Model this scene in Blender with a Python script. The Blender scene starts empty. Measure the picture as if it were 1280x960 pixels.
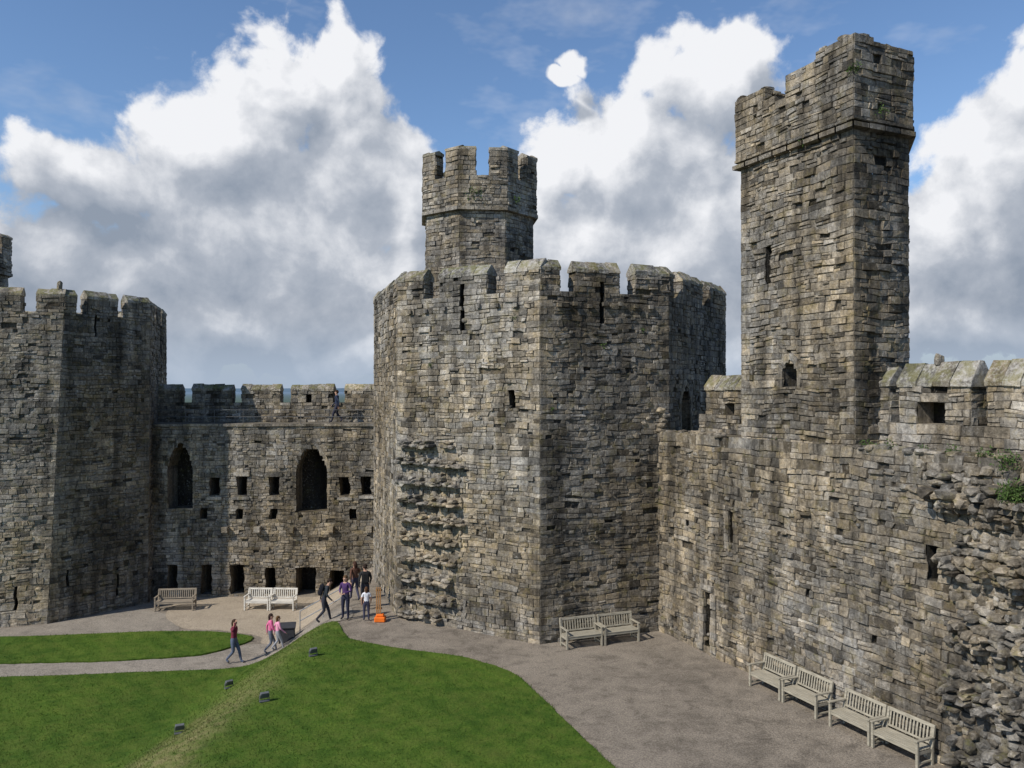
import bpy, bmesh, math, random
import numpy as np
from mathutils import Vector, Matrix, noise
from mathutils.geometry import delaunay_2d_cdt
R = random.Random(7)
scene = bpy.context.scene
COL = scene.collection

# ------------------------------------------------------------------ node helpers
def new_mat(name):
    m = bpy.data.materials.new(name); m.use_nodes = True
    nt = m.node_tree; nt.nodes.clear()
    o = nt.nodes.new('ShaderNodeOutputMaterial'); b = nt.nodes.new('ShaderNodeBsdfPrincipled')
    nt.links.new(b.outputs[0], o.inputs[0])
    b.inputs['Roughness'].default_value = .9
    if 'Specular IOR Level' in b.inputs: b.inputs['Specular IOR Level'].default_value = .15
    return m, nt, b
def N(nt, t, **kw):
    n = nt.nodes.new(t)
    for k, v in kw.items(): setattr(n, k, v)
    return n
def setin(nt, sock, v):
    if isinstance(v, bpy.types.NodeSocket): nt.links.new(v, sock)
    else: sock.default_value = v
def MATH(nt, op, a, b=None, c=None, clamp=False):
    n = N(nt, 'ShaderNodeMath', operation=op); n.use_clamp = clamp
    setin(nt, n.inputs[0], a)
    if b is not None: setin(nt, n.inputs[1], b)
    if c is not None: setin(nt, n.inputs[2], c)
    return n.outputs[0]
def VM(nt, op, a, b=None):
    n = N(nt, 'ShaderNodeVectorMath', operation=op)
    setin(nt, n.inputs[0], a)
    if b is not None: setin(nt, n.inputs[1], b)
    return n.outputs['Value'] if op in ('LENGTH', 'DOT_PRODUCT') else n.outputs[0]
def NOISE(nt, vec, scale, detail=4, rough=.55, dist=0):
    n = N(nt, 'ShaderNodeTexNoise'); 
    if vec is not None: nt.links.new(vec, n.inputs['Vector'])
    n.inputs['Scale'].default_value = scale; n.inputs['Detail'].default_value = detail
    n.inputs['Roughness'].default_value = rough; n.inputs['Distortion'].default_value = dist
    return n.outputs['Fac']
def MAPR(nt, v, a, b, c=0., d=1., smooth=False):
    n = N(nt, 'ShaderNodeMapRange'); n.interpolation_type = 'SMOOTHSTEP' if smooth else 'LINEAR'
    setin(nt, n.inputs['Value'], v)
    for k, x in zip(('From Min', 'From Max', 'To Min', 'To Max'), (a, b, c, d)): setin(nt, n.inputs[k], x)
    return n.outputs['Result']
def MIX(nt, fac, a, b, mode='MIX'):
    n = N(nt, 'ShaderNodeMix', data_type='RGBA', blend_type=mode)
    setin(nt, n.inputs[0], fac)
    for s, v in ((n.inputs[6], a), (n.inputs[7], b)):
        if isinstance(v, tuple) and len(v) == 3: v = (*v, 1)
        setin(nt, s, v)
    return n.outputs[2]
def BUMP(nt, b, h, strength=.5, dist=.02):
    n = N(nt, 'ShaderNodeBump'); n.inputs['Strength'].default_value = strength; n.inputs['Distance'].default_value = dist
    nt.links.new(h, n.inputs['Height']); nt.links.new(n.outputs[0], b.inputs['Normal'])

# ------------------------------------------------------------------ materials
def stone_material(name, lichen=0.0, moss=0.0):
    m, nt, b = new_mat(name)
    at = N(nt, 'ShaderNodeAttribute', attribute_name='Col')
    tc = N(nt, 'ShaderNodeTexCoord'); obj = tc.outputs['Object']
    fine = NOISE(nt, obj, 10, 5, .76)
    big = NOISE(nt, obj, .5, 4, .68)
    mp = N(nt, 'ShaderNodeMapping'); mp.inputs['Scale'].default_value = (1.5, 1.5, .17); nt.links.new(obj, mp.inputs[0])
    streak = NOISE(nt, mp.outputs[0], 1.0, 4, .7)
    f = MAPR(nt, fine, .3, .7, .48, 1.50)
    f = MATH(nt, 'MULTIPLY', f, MAPR(nt, big, .32, .66, .62, 1.26))
    f = MATH(nt, 'MULTIPLY', f, MAPR(nt, streak, .36, .60, .46, 1.2))
    vv = N(nt, 'ShaderNodeCombineXYZ')
    for i in range(3): nt.links.new(f, vv.inputs[i])
    col = MIX(nt, 1.0, at.outputs['Color'], vv.outputs[0], 'MULTIPLY')
    blot = NOISE(nt, obj, 2.6, 4, .7)
    col = MIX(nt, MAPR(nt, blot, .48, .68, 0, .55), col, MIX(nt, 1.0, col, (1.12, .98, .68), 'MULTIPLY'))
    col = MIX(nt, MAPR(nt, blot, .50, .34, 0, .6), col, MIX(nt, 1.0, col, (.60, .61, .63), 'MULTIPLY'))
    lm = MATH(nt, 'MULTIPLY', MAPR(nt, fine, .57 - lichen*.08, .64 - lichen*.08, 0, 1), MAPR(nt, streak, .46-lichen*.2, .62-lichen*.2, 0, .6))
    col = MIX(nt, lm, col, (.43, .415, .375))
    geo = N(nt, 'ShaderNodeNewGeometry'); sp = N(nt, 'ShaderNodeSeparateXYZ'); nt.links.new(geo.outputs['True Normal'], sp.inputs[0])
    up = MAPR(nt, sp.outputs[2], .2, .8, .3, 1)
    mm = MATH(nt, 'MULTIPLY', up, MAPR(nt, blot, .55 - moss*.13, .66 - moss*.12, 0, .5 + .3*moss), clamp=True)
    col = MIX(nt, mm, col, (.135, .135, .045))
    nt.links.new(col, b.inputs['Base Color'])
    BUMP(nt, b, fine, 1.0, .06)
    b.inputs['Roughness'].default_value = .95
    return m
STONE = stone_material('castle_stone')
CAP = stone_material('coping_stone', lichen=.8, moss=.8)

def simple_mat(name, c, var=.2, scale=8, rough=.85, bump=.2):
    m, nt, b = new_mat(name)
    tc = N(nt, 'ShaderNodeTexCoord'); n = NOISE(nt, tc.outputs['Object'], scale, 5, .6)
    dark = tuple(x*(1-var) for x in c); lite = tuple(min(1, x*(1+var)) for x in c)
    nt.links.new(MIX(nt, MAPR(nt, n, .3, .7), dark, lite), b.inputs['Base Color'])
    b.inputs['Roughness'].default_value = rough
    if bump: BUMP(nt, b, n, bump, .01)
    return m
def wood_mat(name, c):
    m, nt, b = new_mat(name)
    tc = N(nt, 'ShaderNodeTexCoord'); mp = N(nt, 'ShaderNodeMapping'); mp.inputs['Scale'].default_value = (2, 25, 12)
    nt.links.new(tc.outputs['Object'], mp.inputs[0])
    n = NOISE(nt, mp.outputs[0], 2, 5, .6); n2 = NOISE(nt, tc.outputs['Object'], 3, 3)
    cc = MIX(nt, MAPR(nt, n, .3, .7), tuple(x*.6 for x in c), tuple(x*1.2 for x in c))
    cc = MIX(nt, MAPR(nt, n2, .4, .7, 0, .5), cc, tuple(x*.75 for x in c))
    nt.links.new(cc, b.inputs['Base Color']); BUMP(nt, b, n, .4, .004)
    return m
WOOD = wood_mat('weathered_teak', (.36, .325, .25))
WOODP = wood_mat('pale_teak', (.66, .62, .54))
WOODB = wood_mat('brown_teak', (.30, .25, .19))

def lawn_material():
    m, nt, b = new_mat('lawn_grass')
    tc = N(nt, 'ShaderNodeTexCoord'); o = tc.outputs['Object']
    big = NOISE(nt, o, .25, 4, .6); mid = NOISE(nt, o, 1.6, 5, .72); fine = NOISE(nt, o, 22, 5, .8)
    c = MIX(nt, MAPR(nt, big, .35, .65), (.058, .115, .014), (.084, .150, .018))
    c = MIX(nt, MAPR(nt, mid, .42, .7, 0, .65), c, (.130, .160, .034))
    c = MIX(nt, MAPR(nt, mid, .5, .32, 0, .6), c, (.036, .078, .010))
    mow = N(nt, 'ShaderNodeTexWave'); mow.wave_type = 'BANDS'; mow.bands_direction = 'DIAGONAL'; mow.inputs['Scale'].default_value = .55; mow.inputs['Distortion'].default_value = 2.5; mow.inputs['Detail'].default_value = 2
    nt.links.new(o, mow.inputs['Vector'])
    c = MIX(nt, 1., c, MIX(nt, mow.outputs['Fac'], (.92, .93, .92), (1.07, 1.06, 1.05)), 'MULTIPLY')
    c = MIX(nt, MAPR(nt, fine, .3, .7), MIX(nt, 1., c, (.45, .5, .45), 'MULTIPLY'), MIX(nt, 1., c, (1.45, 1.38, 1.3), 'MULTIPLY'))
    sp = N(nt, 'ShaderNodeSeparateXYZ'); nt.links.new(o, sp.inputs[0])
    crest = MATH(nt, 'ADD', sp.outputs[0], MATH(nt, 'MULTIPLY', MATH(nt, 'SUBTRACT', 31., sp.outputs[1]), .10))
    crest = MATH(nt, 'ADD', crest, MATH(nt, 'MULTIPLY', MATH(nt, 'SUBTRACT', NOISE(nt, o, .5, 3), .5), 2.6))
    bandm = MATH(nt, 'MULTIPLY', MAPR(nt, crest, -9.8, -7.9, 0, 1, True), MAPR(nt, crest, -7.6, -5.9, 1, 0, True))
    bandm = MATH(nt, 'MULTIPLY', bandm, MAPR(nt, NOISE(nt, o, 3.0, 6, .85), .36, .60, 0, .9))
    bandm = MATH(nt, 'MULTIPLY', bandm, MAPR(nt, sp.outputs[1], 21, 29, 1, .3))
    c = MIX(nt, bandm, c, (.26, .225, .10))
    nt.links.new(c, b.inputs['Base Color'])
    BUMP(nt, b, fine, .9, .04)
    return m
LAWN = lawn_material()

def gravel(name, c0, land=False, con=1.):
    m, nt, b = new_mat(name)
    tc = N(nt, 'ShaderNodeTexCoord'); o = tc.outputs['Object']
    big = NOISE(nt, o, .3, 4, .7, .4); mid = NOISE(nt, o, 1.5, 6, .75, .5); fine = NOISE(nt, o, 20, 5, .88)
    S = lambda k: tuple(x*k for x in c0)
    c = MIX(nt, MAPR(nt, big, .35, .65), S(1-.2*con), S(1+.2*con))
    c = MIX(nt, MAPR(nt, mid, .45, .68, 0, .7), c, S(1+.48*con))
    c = MIX(nt, MAPR(nt, mid, .46, .36, 0, .65), c, S(1-.46*con))
    c = MIX(nt, 1., c, MIX(nt, MAPR(nt, fine, .36, .64), (.48, .48, .48), (1.5, 1.5, 1.5)), 'MULTIPLY')
    if land:
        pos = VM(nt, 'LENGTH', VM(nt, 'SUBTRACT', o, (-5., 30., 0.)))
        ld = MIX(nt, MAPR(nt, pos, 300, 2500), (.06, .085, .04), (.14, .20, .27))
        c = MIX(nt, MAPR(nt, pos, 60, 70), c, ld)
    nt.links.new(c, b.inputs['Base Color']); BUMP(nt, b, fine, .9, .035)
    return m
GROUND = gravel('gravel_and_land', (.235, .200, .158), True)
SAND = gravel('sandy_gravel', (.38, .315, .235), con=.35)
PATHM = gravel('path_gravel', (.28, .245, .20), con=.6)
METAL = simple_mat('dark_metal', (.05, .05, .055), .2, 10, .5, 0)
GREYM = simple_mat('grey_housing', (.12, .125, .13), .2, 10, .5, 0)
STEEL = simple_mat('galvanised_rail', (.28, .29, .30), .2, 10, .45, 0)
ORANGE = simple_mat('orange_plastic', (.75, .16, .02), .1, 6, .5, 0)
FOL = simple_mat('wall_plant_leaves', (.06, .10, .025), .5, 5, .7, 0)

# ------------------------------------------------------------------ mesh accumulator
class Acc:
    def __init__(s): s.v = []; s.f = []; s.c = []
    def quad(s, p, cols):
        i = len(s.v); s.v += [tuple(q) for q in p]
        if isinstance(cols, tuple) and not isinstance(cols[0], tuple): cols = [cols]*len(p)
        s.c += list(cols); s.f.append(tuple(range(i, i+len(p))))
    def add(s, verts, faces, col):
        i = len(s.v); s.v += [tuple(q) for q in verts]; s.c += [col]*len(verts)
        s.f += [tuple(a+i for a in f) for f in faces]
    def build(s, name, mat, parent=None, smooth=False):
        me = bpy.data.meshes.new(name); me.from_pydata(s.v, [], s.f)
        at = me.color_attributes.new('Col', 'FLOAT_COLOR', 'POINT')
        arr = np.ones((len(s.v), 4), dtype=np.float32); arr[:, :3] = np.array(s.c, dtype=np.float32)[:, :3]
        at.data.foreach_set('color', arr.ravel())
        me.materials.append(mat); me.update()
        if smooth: me.polygons.foreach_set('use_smooth', [True]*len(me.polygons))
        ob = bpy.data.objects.new(name, me); COL.objects.link(ob)
        if parent: ob.parent = parent
        return ob
def empty(name, loc=(0, 0, 0)):
    e = bpy.data.objects.new(name, None); e.location = loc; COL.objects.link(e); return e

MORTAR = (.178, .157, .127)
def stone_col(p, tone=1., warm=0.):
    n = noise.noise(Vector(p)*.33); n2 = noise.noise(Vector(p)*.9+Vector((9, 3, 1)))
    r = R.random(); g = R.gauss(0, .18)
    v = tone*(1.05 + .38*n + .32*n2 + g)
    w = .40 + .8*noise.noise(Vector(p)*.25+Vector((50, 0, 7))) + R.uniform(-.4, .4) + warm
    w = max(0, min(1, w))
    if r < .07: v *= .5
    elif r > .965: v *= 1.4
    v = max(.28, min(1.9, v))
    gr = (.236, .220, .194); wr = (.290, .237, .166)
    return tuple((gr[i]*(1-w)+wr[i]*w)*v for i in range(3))

def make_rows(z0, z1, lo=.12, hi=.27, rng=R):
    r = [z0]
    while r[-1] < z1 - lo:
        r.append(r[-1] + rng.uniform(lo, hi))
    r[-1] = z1
    return r

def half_w(op, z):
    sc, w, a, b, kind = op[:5]
    if z < a or z > b: return 0
    if kind == 'rect': return w/2
    zs = a + (b-a)*.58
    if z <= zs: return w/2
    t = (z-zs)/(b-zs)
    return w/2*max(0, 1-t**1.7)**.75

def panel(M, b0, b1, z0, z1, rows, ops=(), t0=None, t1=None, zb=None, zt=None, tone=1., warm=0., quoin=True, relief=1.,
          topfn=None, wmin=.15, wmax=.55):
    b0 = Vector(b0); b1 = Vector(b1); t0 = Vector(t0) if t0 else b0; t1 = Vector(t1) if t1 else b1
    zb = z0 if zb is None else zb; zt = z1 if zt is None else zt
    L = (b1-b0).length; d = (b1-b0)/L; n = Vector((d.y, -d.x, 0))
    if L < .02: return
    def P(s, z, h=0, wob=True):
        if wob:
            e = max(0, min(1, s/.5, (L-s)/.5, (z-z0)/.4, (z1-z)/.4))
            q = b0+d*s
            z = z + e*(.095*noise.noise(Vector((q.x*.6, q.y*.6, z*.9)))+.045*noise.noise(Vector((q.x*2.1, q.y*2.1, z*3))))
            s = s + e*.085*noise.noise(Vector((q.x*1.1+5, q.y*1.1, z*3.5)))
        f = s/L; k = (z-zb)/(zt-zb) if zt > zb else 0
        a = b0.lerp(b1, f).lerp(t0.lerp(t1, f), k)
        bulge = .045*noise.noise(Vector((a.x*.6, a.y*.6, z*.6)))
        e2 = max(0, min(1, s/.8, (L-s)/.8))
        return Vector((a.x, a.y, z)) + n*(h+bulge*e2*relief)
    rr = sorted(set([z0]+[z for z in rows if z0+.05 < z < z1-.05]+[z1]))
    def snap(z): return min(rr, key=lambda q: abs(q-z))
    ops2 = []
    for op in ops:
        a, b = snap(op[2]), snap(op[3])
        if b <= a:
            i = rr.index(a); b = rr[min(i+1, len(rr)-1)]
        ops2.append((op[0], op[1], a, b)+tuple(op[4:]))
    def cell(s0, s1, za, zc, isq):
        pc = P((s0+s1)/2, (za+zc)/2)
        c = stone_col(pc, tone*(1.1 if isq else 1), warm)
        h = R.uniform(.002, .055)*relief
        rr_ = R.random()
        if isq: h = R.uniform(.012, .03)
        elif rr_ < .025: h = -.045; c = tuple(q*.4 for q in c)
        elif rr_ > .96: h += .04
        ins = R.uniform(.006, .015)
        jj = .008 if isq else .021
        def J(): return R.uniform(-jj*.5, jj)
        o = [P(s0, za), P(s1, za), P(s1, zc), P(s0, zc)]
        tl = [R.uniform(-.014, .014)*relief for _ in range(4)]
        i_ = [P(s0+ins+J(), za+ins+J(), h+tl[0]), P(s1-ins-J(), za+ins+J(), h+tl[1]),
              P(s1-ins-J(), zc-ins-J(), h+tl[2]), P(s0+ins+J(), zc-ins-J(), h+tl[3])]
        b = len(M.v); M.v += [tuple(q) for q in o+i_]
        mv = R.uniform(.55, 1.05)*tone
        M.c += [tuple(MORTAR[q]*mv for q in range(3))]*4
        M.c += [tuple(x*k for x in c) for k in (R.uniform(.82, 1.1), R.uniform(.82, 1.1), R.uniform(.9, 1.16), R.uniform(.9, 1.16))]
        M.f += [(b+4, b+5, b+6, b+7), (b, b+1, b+5, b+4), (b+1, b+2, b+6, b+5), (b+2, b+3, b+7, b+6), (b+3, b, b+4, b+7)]
    for ri in range(len(rr)-1):
        za, zc = rr[ri], rr[ri+1]; zm = (za+zc)/2
        free = [(0., L)]
        for op in ops2:
            if op[2] <= zm <= op[3]:
                h = half_w(op, zm if op[4] == 'rect' else min(zc, op[3]))
                a, b = op[0]-h, op[0]+h
                if h <= .01: continue
                nf = []
                for (x, y) in free:
                    if b <= x or a >= y: nf.append((x, y)); continue
                    if a > x: nf.append((x, a))
                    if b < y: nf.append((b, y))
                free = nf
        wr = R.uniform(.75, 1.25)
        for (x, y) in free:
            cuts = [x]
            if quoin and x == 0 and y-x > 1.4: cuts.append(x + (.26 if ri % 2 else .48)+R.uniform(-.05, .05))
            end = y
            qe = quoin and y == L and y-x > 1.4
            if qe: end = y - ((.48 if ri % 2 else .26)+R.uniform(-.05, .05))
            hh = zc-za
            while cuts[-1] < end - wmin*1.2:
                w = R.uniform(wmin, wmax) * (.6+hh*2)*wr
                if R.random() < .12: w *= 1.5
                if end-(cuts[-1]+w) < wmin: w = end-cuts[-1]
                cuts.append(cuts[-1]+w)
            if cuts[-1] < end-1e-4: cuts.append(end)
            if qe: cuts.append(y)
            for k in range(len(cuts)-1):
                s0, s1 = cuts[k], cuts[k+1]
                if topfn and zm > topfn((s0+s1)/2): continue
                isq = quoin and (s0 == 0 or s1 == L)
                if not isq and hh > .17 and R.random() < .24:
                    zs_ = za+hh*R.uniform(.38, .62)
                    if s1-s0 > .34 and R.random() < .5:
                        sm_ = s0+(s1-s0)*R.uniform(.35, .65); cell(s0, sm_, za, zs_, False); cell(sm_, s1, za, zs_, False)
                    else: cell(s0, s1, za, zs_, False)
                    cell(s0, s1, zs_, zc, False)
                else: cell(s0, s1, za, zc, isq)
    for op in ops2:
        sc, w, a, b, kind = op[:5]; dep = op[5] if len(op) > 5 else .8
        if kind == 'rect':
            out = [(sc-w/2, a), (sc+w/2, a), (sc+w/2, b), (sc-w/2, b)]
        else:
            zs = a+(b-a)*.58; out = [(sc-w/2, a), (sc+w/2, a)]
            m_ = 9
            rt = [(half_w(op, zs+(b-zs)*i/m_), zs+(b-zs)*i/m_) for i in range(m_+1)]
            out += [(sc+h, z) for h, z in rt] + [(sc-h, z) for h, z in reversed(rt[:-1])]
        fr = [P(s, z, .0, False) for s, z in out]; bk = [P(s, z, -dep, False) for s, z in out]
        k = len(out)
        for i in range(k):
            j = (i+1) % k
            c = stone_col(fr[i], (.35 if w < .35 else .75)*tone)  # reveal colour darkened, more in narrow slits, so shade is painted in
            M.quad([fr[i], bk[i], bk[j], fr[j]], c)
        M.quad(bk, (.035, .03, .025))  # near-black back: interior shade put into the colour
        if kind == 'arch':
            pts = out[1:]+[out[0]]
            for i in range(len(pts)-1):
                (s0, za), (s1, zc) = pts[i], pts[i+1]
                def outp(s, z):
                    v = Vector((s-sc, z-(a+(b-a)*.5))); v.normalize(); return s+v.x*.2, z+max(v.y, 0)*.2
                q0, q1 = outp(s0, za), outp(s1, zc)
                segs = 1 if abs(zc-za) < .6 else max(1, int(abs(zc-za)/.28))
                for g in range(segs):
                    f0, f1 = g/segs, (g+1)/segs-.03
                    A = (s0+(s1-s0)*f0, za+(zc-za)*f0); B = (s0+(s1-s0)*f1, za+(zc-za)*f1)
                    C = (q0[0]+(q1[0]-q0[0])*f1, q0[1]+(q1[1]-q0[1])*f1); D = (q0[0]+(q1[0]-q0[0])*f0, q0[1]+(q1[1]-q0[1])*f0)
                    c = stone_col(P(*A), 1.0*tone)
                    F = [P(q[0], q[1], .05, False) for q in (A, B, C, D)]; Bk = [P(q[0], q[1], -.1, False) for q in (A, B, C, D)]
                    M.quad(F, c)
                    for i2 in range(4): M.quad([F[i2], Bk[i2], Bk[(i2+1) % 4], F[(i2+1) % 4]], tuple(x*.8 for x in c))
    return P, L, d, n

def ico(sub):
    bm = bmesh.new(); bmesh.ops.create_icosphere(bm, subdivisions=sub, radius=1)
    bm.verts.ensure_lookup_table(); v = [q.co.copy() for q in bm.verts]; f = [tuple(x.index for x in q.verts) for q in bm.faces]; bm.free(); return v, f
IV, IF = ico(2)
def rock(M, c, sx, sy, sz, d, n, col):
    d3 = Vector((d.x, d.y, 0)); n3 = Vector((n.x, n.y, 0)); up = Vector((0, 0, 1))
    off = Vector((R.uniform(0, 99), R.uniform(0, 99), R.uniform(0, 99)))
    tilt = R.uniform(-.3, .3); vs = []
    for v in IV:
        q = Vector([math.copysign(abs(x)**.6, x) for x in v]); q *= 1+.38*noise.noise(v*1.3+off)+.12*noise.noise(v*3.5+off)
        a, b = q.x*math.cos(tilt)-q.z*math.sin(tilt), q.x*math.sin(tilt)+q.z*math.cos(tilt)
        vs.append(Vector(c)+d3*(a*sx)+n3*(q.y*sy)+up*(b*sz))
    M.add(vs, IF, col)

def box(M, c, sx, sy, sz, d, col):
    d3 = Vector((d.x, d.y, 0)).normalized(); n3 = Vector((d3.y, -d3.x, 0)); up = Vector((0, 0, 1)); c = Vector(c)
    vs = [c+d3*(a*sx/2)+n3*(b*sy/2)+up*(e*sz/2) for a in (-1, 1) for b in (-1, 1) for e in (-1, 1)]
    M.add(vs, [(0, 1, 3, 2), (4, 6, 7, 5), (0, 4, 5, 1), (2, 3, 7, 6), (0, 2, 6, 4), (1, 5, 7, 3)], col)

def merlon(M, C, p0, p1, z0, z1, t, rows, cap=.38, ops=(), tone=1., over=.04, ruin=0):
    p0 = Vector(p0); p1 = Vector(p1); d = (p1-p0).normalized(); n = Vector((d.y, -d.x)); q0 = p0-n*t; q1 = p1-n*t
    L = (p1-p0).length
    for a, b, o in ((p0, p1, ops), (p1, q1, ()), (q1, q0, ()), (q0, p0, ())):
        panel(M, a, b, z0, z1, rows, ops=o, quoin=False, tone=tone)
    M.quad([(p0.x, p0.y, z1), (p1.x, p1.y, z1), (q1.x, q1.y, z1), (q0.x, q0.y, z1)], (.2, .18, .14))
    if cap:
        k = max(1, round(L/.5)); 
        cuts = [-over]+[L*i/k+R.uniform(-.06, .06) for i in range(1, k)]+[L+over]
        for i in range(k):
            s0, s1 = cuts[i]+.008, cuts[i+1]-.008
            jz = R.uniform(-.035, .035); c = stone_col((p0.x+i, p0.y, z1), 1.35)
            def W(s, y, z): 
                w = p0+d*s-n*y
                return Vector((w.x, w.y, z)) + Vector((R.uniform(-.018, .018), R.uniform(-.018, .018), R.uniform(-.022, .022)))
            prof = [(-over, z1-.02), (-over, z1+.09+jz), (t*.42, z1+cap+jz), (t*.58, z1+cap+jz), (t+over, z1+.09+jz), (t+over, z1-.02)]
            A = [W(s0, y, z) for y, z in prof]; B = [W(s1, y, z) for y, z in prof]
            for j in range(6):
                j2 = (j+1) % 6; C.quad([A[j], B[j], B[j2], A[j2]], c)
            C.quad(A[::-1], c); C.quad(B, c)
    elif ruin:
        k = int(L/.28)+1
        for i in range(k):
            w = p0+d*(L*(i+.5)/k)-n*R.uniform(.2, t-.2)
            rock(M, (w.x, w.y, z1+R.uniform(-.08, ruin)), R.uniform(.12, .2), R.uniform(.15, .24), R.uniform(.06, .13), d, n, stone_col((w.x, w.y, z1), .95))

def offset_poly(poly, o):
    out = []; k = len(poly)
    for i in range(k):
        a, b, c = Vector(poly[i-1]), Vector(poly[i]), Vector(poly[(i+1) % k])
        d1 = (b-a).normalized(); d2 = (c-b).normalized(); n1 = Vector((d1.y, -d1.x)); n2 = Vector((d2.y, -d2.x))
        m = (n1+n2).normalized(); out.append(b+m*(o/max(.3, m.dot(n1))))
    return out
def band(M, poly, z, h, out, tone=1., inner=.1):
    P = offset_poly(poly, out); Q = offset_poly(poly, -inner); k = len(poly)
    for i in range(k):
        j = (i+1) % k; a, b = P[i], P[j]; qa, qb = Q[i], Q[j]; L = (b-a).length; m = max(1, int(L/.6))
        for g in range(m):
            f0, f1 = g/m, (g+1)/m-.012
            A, B = a.lerp(b, f0), a.lerp(b, f1); QA, QB = qa.lerp(qb, f0), qa.lerp(qb, f1)
            c = stone_col((A.x, A.y, z), tone); jz = R.uniform(-.01, .01)
            top = z+h+jz
            M.quad([(A.x, A.y, z), (B.x, B.y, z), (B.x, B.y, top), (A.x, A.y, top)], c)
            M.quad([(A.x, A.y, top), (B.x, B.y, top), (QB.x, QB.y, top+.1), (QA.x, QA.y, top+.1)], c)
            M.quad([(QA.x, QA.y, z-.08), (QB.x, QB.y, z-.08), (B.x, B.y, z), (A.x, A.y, z)], tuple(x*.8 for x in c))
def cap_poly(M, poly, z, col=(.16, .14, .11)):
    M.quad([(p[0], p[1], z) for p in poly], col)

def edge_merlons(M, C, poly, spans, z0, z1, t, rows, cap=.38, ops={}, tone=1.):
    k = len(poly)
    for i, sp in spans.items():
        a, b = Vector(poly[i]), Vector(poly[(i+1) % k])
        for j, (f0, f1) in enumerate(sp):
            merlon(M, C, a.lerp(b, f0), a.lerp(b, f1), z0, z1, t, rows, cap, ops.get((i, j), ()), tone)

def tuft(F, c, r, n=90, size=.05):
    c = Vector(c)
    for _ in range(n):
        v = Vector((R.gauss(0, 1), R.gauss(0, 1), R.gauss(0, .8))); v = v.normalized()*r*R.random()**.5
        p = c+v; a = Vector((R.gauss(0, 1), R.gauss(0, 1), R.gauss(0, 1))).normalized()
        b = a.cross(Vector((R.gauss(0, 1), R.gauss(0, 1), R.gauss(0, 1)))).normalized(); s = size*R.uniform(.5, 1.4)
        F.quad([p, p+a*s+b*s*.4, p+a*s*2, p+a*s-b*s*.4], (.1, .1, .1))
PL = Acc()

# ================================================================== CENTRAL TOWER
A_, B_, C_, D_, E_ = (-6.6, 38.3), (-4.55, 31.8), (.99, 28.3), (5.9, 30.1), (9.58, 35.9)
polyT = [A_, B_, C_, D_, E_, (8.6, 42.0), (2.5, 46.0), (-4.2, 44.4)]
tower = empty('castle_tower')
M = Acc(); C = Acc()
ZC = 12.52
rowsT = make_rows(-2.2, ZC)
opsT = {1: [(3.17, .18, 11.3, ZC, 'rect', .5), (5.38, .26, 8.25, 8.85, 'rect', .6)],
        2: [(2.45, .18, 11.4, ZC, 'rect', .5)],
        3: [(1.75, 1.0, 7.4, 9.1, 'arch', 1.6)]}
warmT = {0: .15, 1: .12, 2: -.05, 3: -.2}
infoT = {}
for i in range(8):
    tone = {0: 1.12, 1: 1.1, 2: .78}.get(i, .8)  # sunlit faces painted lighter, shaded faces darker
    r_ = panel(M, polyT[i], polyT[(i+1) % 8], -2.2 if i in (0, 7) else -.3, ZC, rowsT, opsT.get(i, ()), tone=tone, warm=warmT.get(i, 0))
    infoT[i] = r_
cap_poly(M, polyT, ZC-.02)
mrows = make_rows(ZC, 13.27, .14, .22)
gen = [(0, .2), (.3, .62), (.73, 1)]
edge_merlons(M, C, polyT, {0: [(0, .27), (.4, .7), (.85, 1)], 1: [(0, .20), (.32, .655), (.775, 1)], 2: [(0, .145), (.265, .60), (.73, 1)],
    3: [(0, .07), (.2, .55), (.68, 1)], 4: gen, 5: gen, 6: gen, 7: gen}, ZC, 13.27, .6, mrows, .40,
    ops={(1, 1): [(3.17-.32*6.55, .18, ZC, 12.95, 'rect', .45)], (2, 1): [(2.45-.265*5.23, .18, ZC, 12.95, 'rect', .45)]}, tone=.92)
P, L, d, n = infoT[1]
z = .2
while z < 7.2:
    lim = 2.9+R.uniform(-.5, .1); hgt = R.uniform(.22, .32)
    s = .1
    while s < lim:
        w = R.uniform(.10, .27); q = P(min(s+w, L), z+R.uniform(-.05, .05), 0)
        pr = R.uniform(.2, .38)
        if R.random() > .06:
            rock(M, q+n*(pr*.3), w*.9, pr, hgt*.33*R.uniform(.6, 1.2), d, n, stone_col(q, 1.12, .1))
            if R.random() < .7:
                rock(M, q+n*(pr*.2)+Vector((R.uniform(-.1, .1), 0, hgt*.55)), w*.75, pr*.8, hgt*.28, d, n, stone_col(q, 1.08, .1))
        s += w*1.5
    s = .1
    while s < lim-.3:
        w = R.uniform(.05, .12); q = P(s+w, z+hgt+R.uniform(.05, .3), 0)
        if R.random() < .6: rock(M, q, w, .05, R.uniform(.04, .09), d, n, stone_col(q, 1.15, .3))
        s += w*1.8
    z += R.uniform(.64, .80)
for k in range(34):
    q = P(3.05+R.uniform(-.08, .08), .2+k*.2, 0); rock(M, q, R.uniform(.06, .13), R.uniform(.05, .1), .1, d, n, stone_col(q, .95))
for i in (1, 2):
    P, L, d, n = infoT[i]
    for k in range(7):
        q = P(.7+k*(L-1.2)/6.5, 12.05+R.uniform(-.05, .05), .05); box(M, q, .16, .2, .14, Vector((d.x, d.y)), stone_col(q, .9))
    for k in range(46):
        q = P(R.uniform(.5, L-.4), R.uniform(.5, 12), 0)
        if i == 1 and q.z < 7.2 and (q-P(0, q.z, 0)).length < 3.2: continue
        rock(M, q, R.uniform(.05, .15), .07, R.uniform(.03, .08), d, n, stone_col(q, 1.05 if i == 1 else .85))
P, L, d, n = infoT[2]
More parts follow.
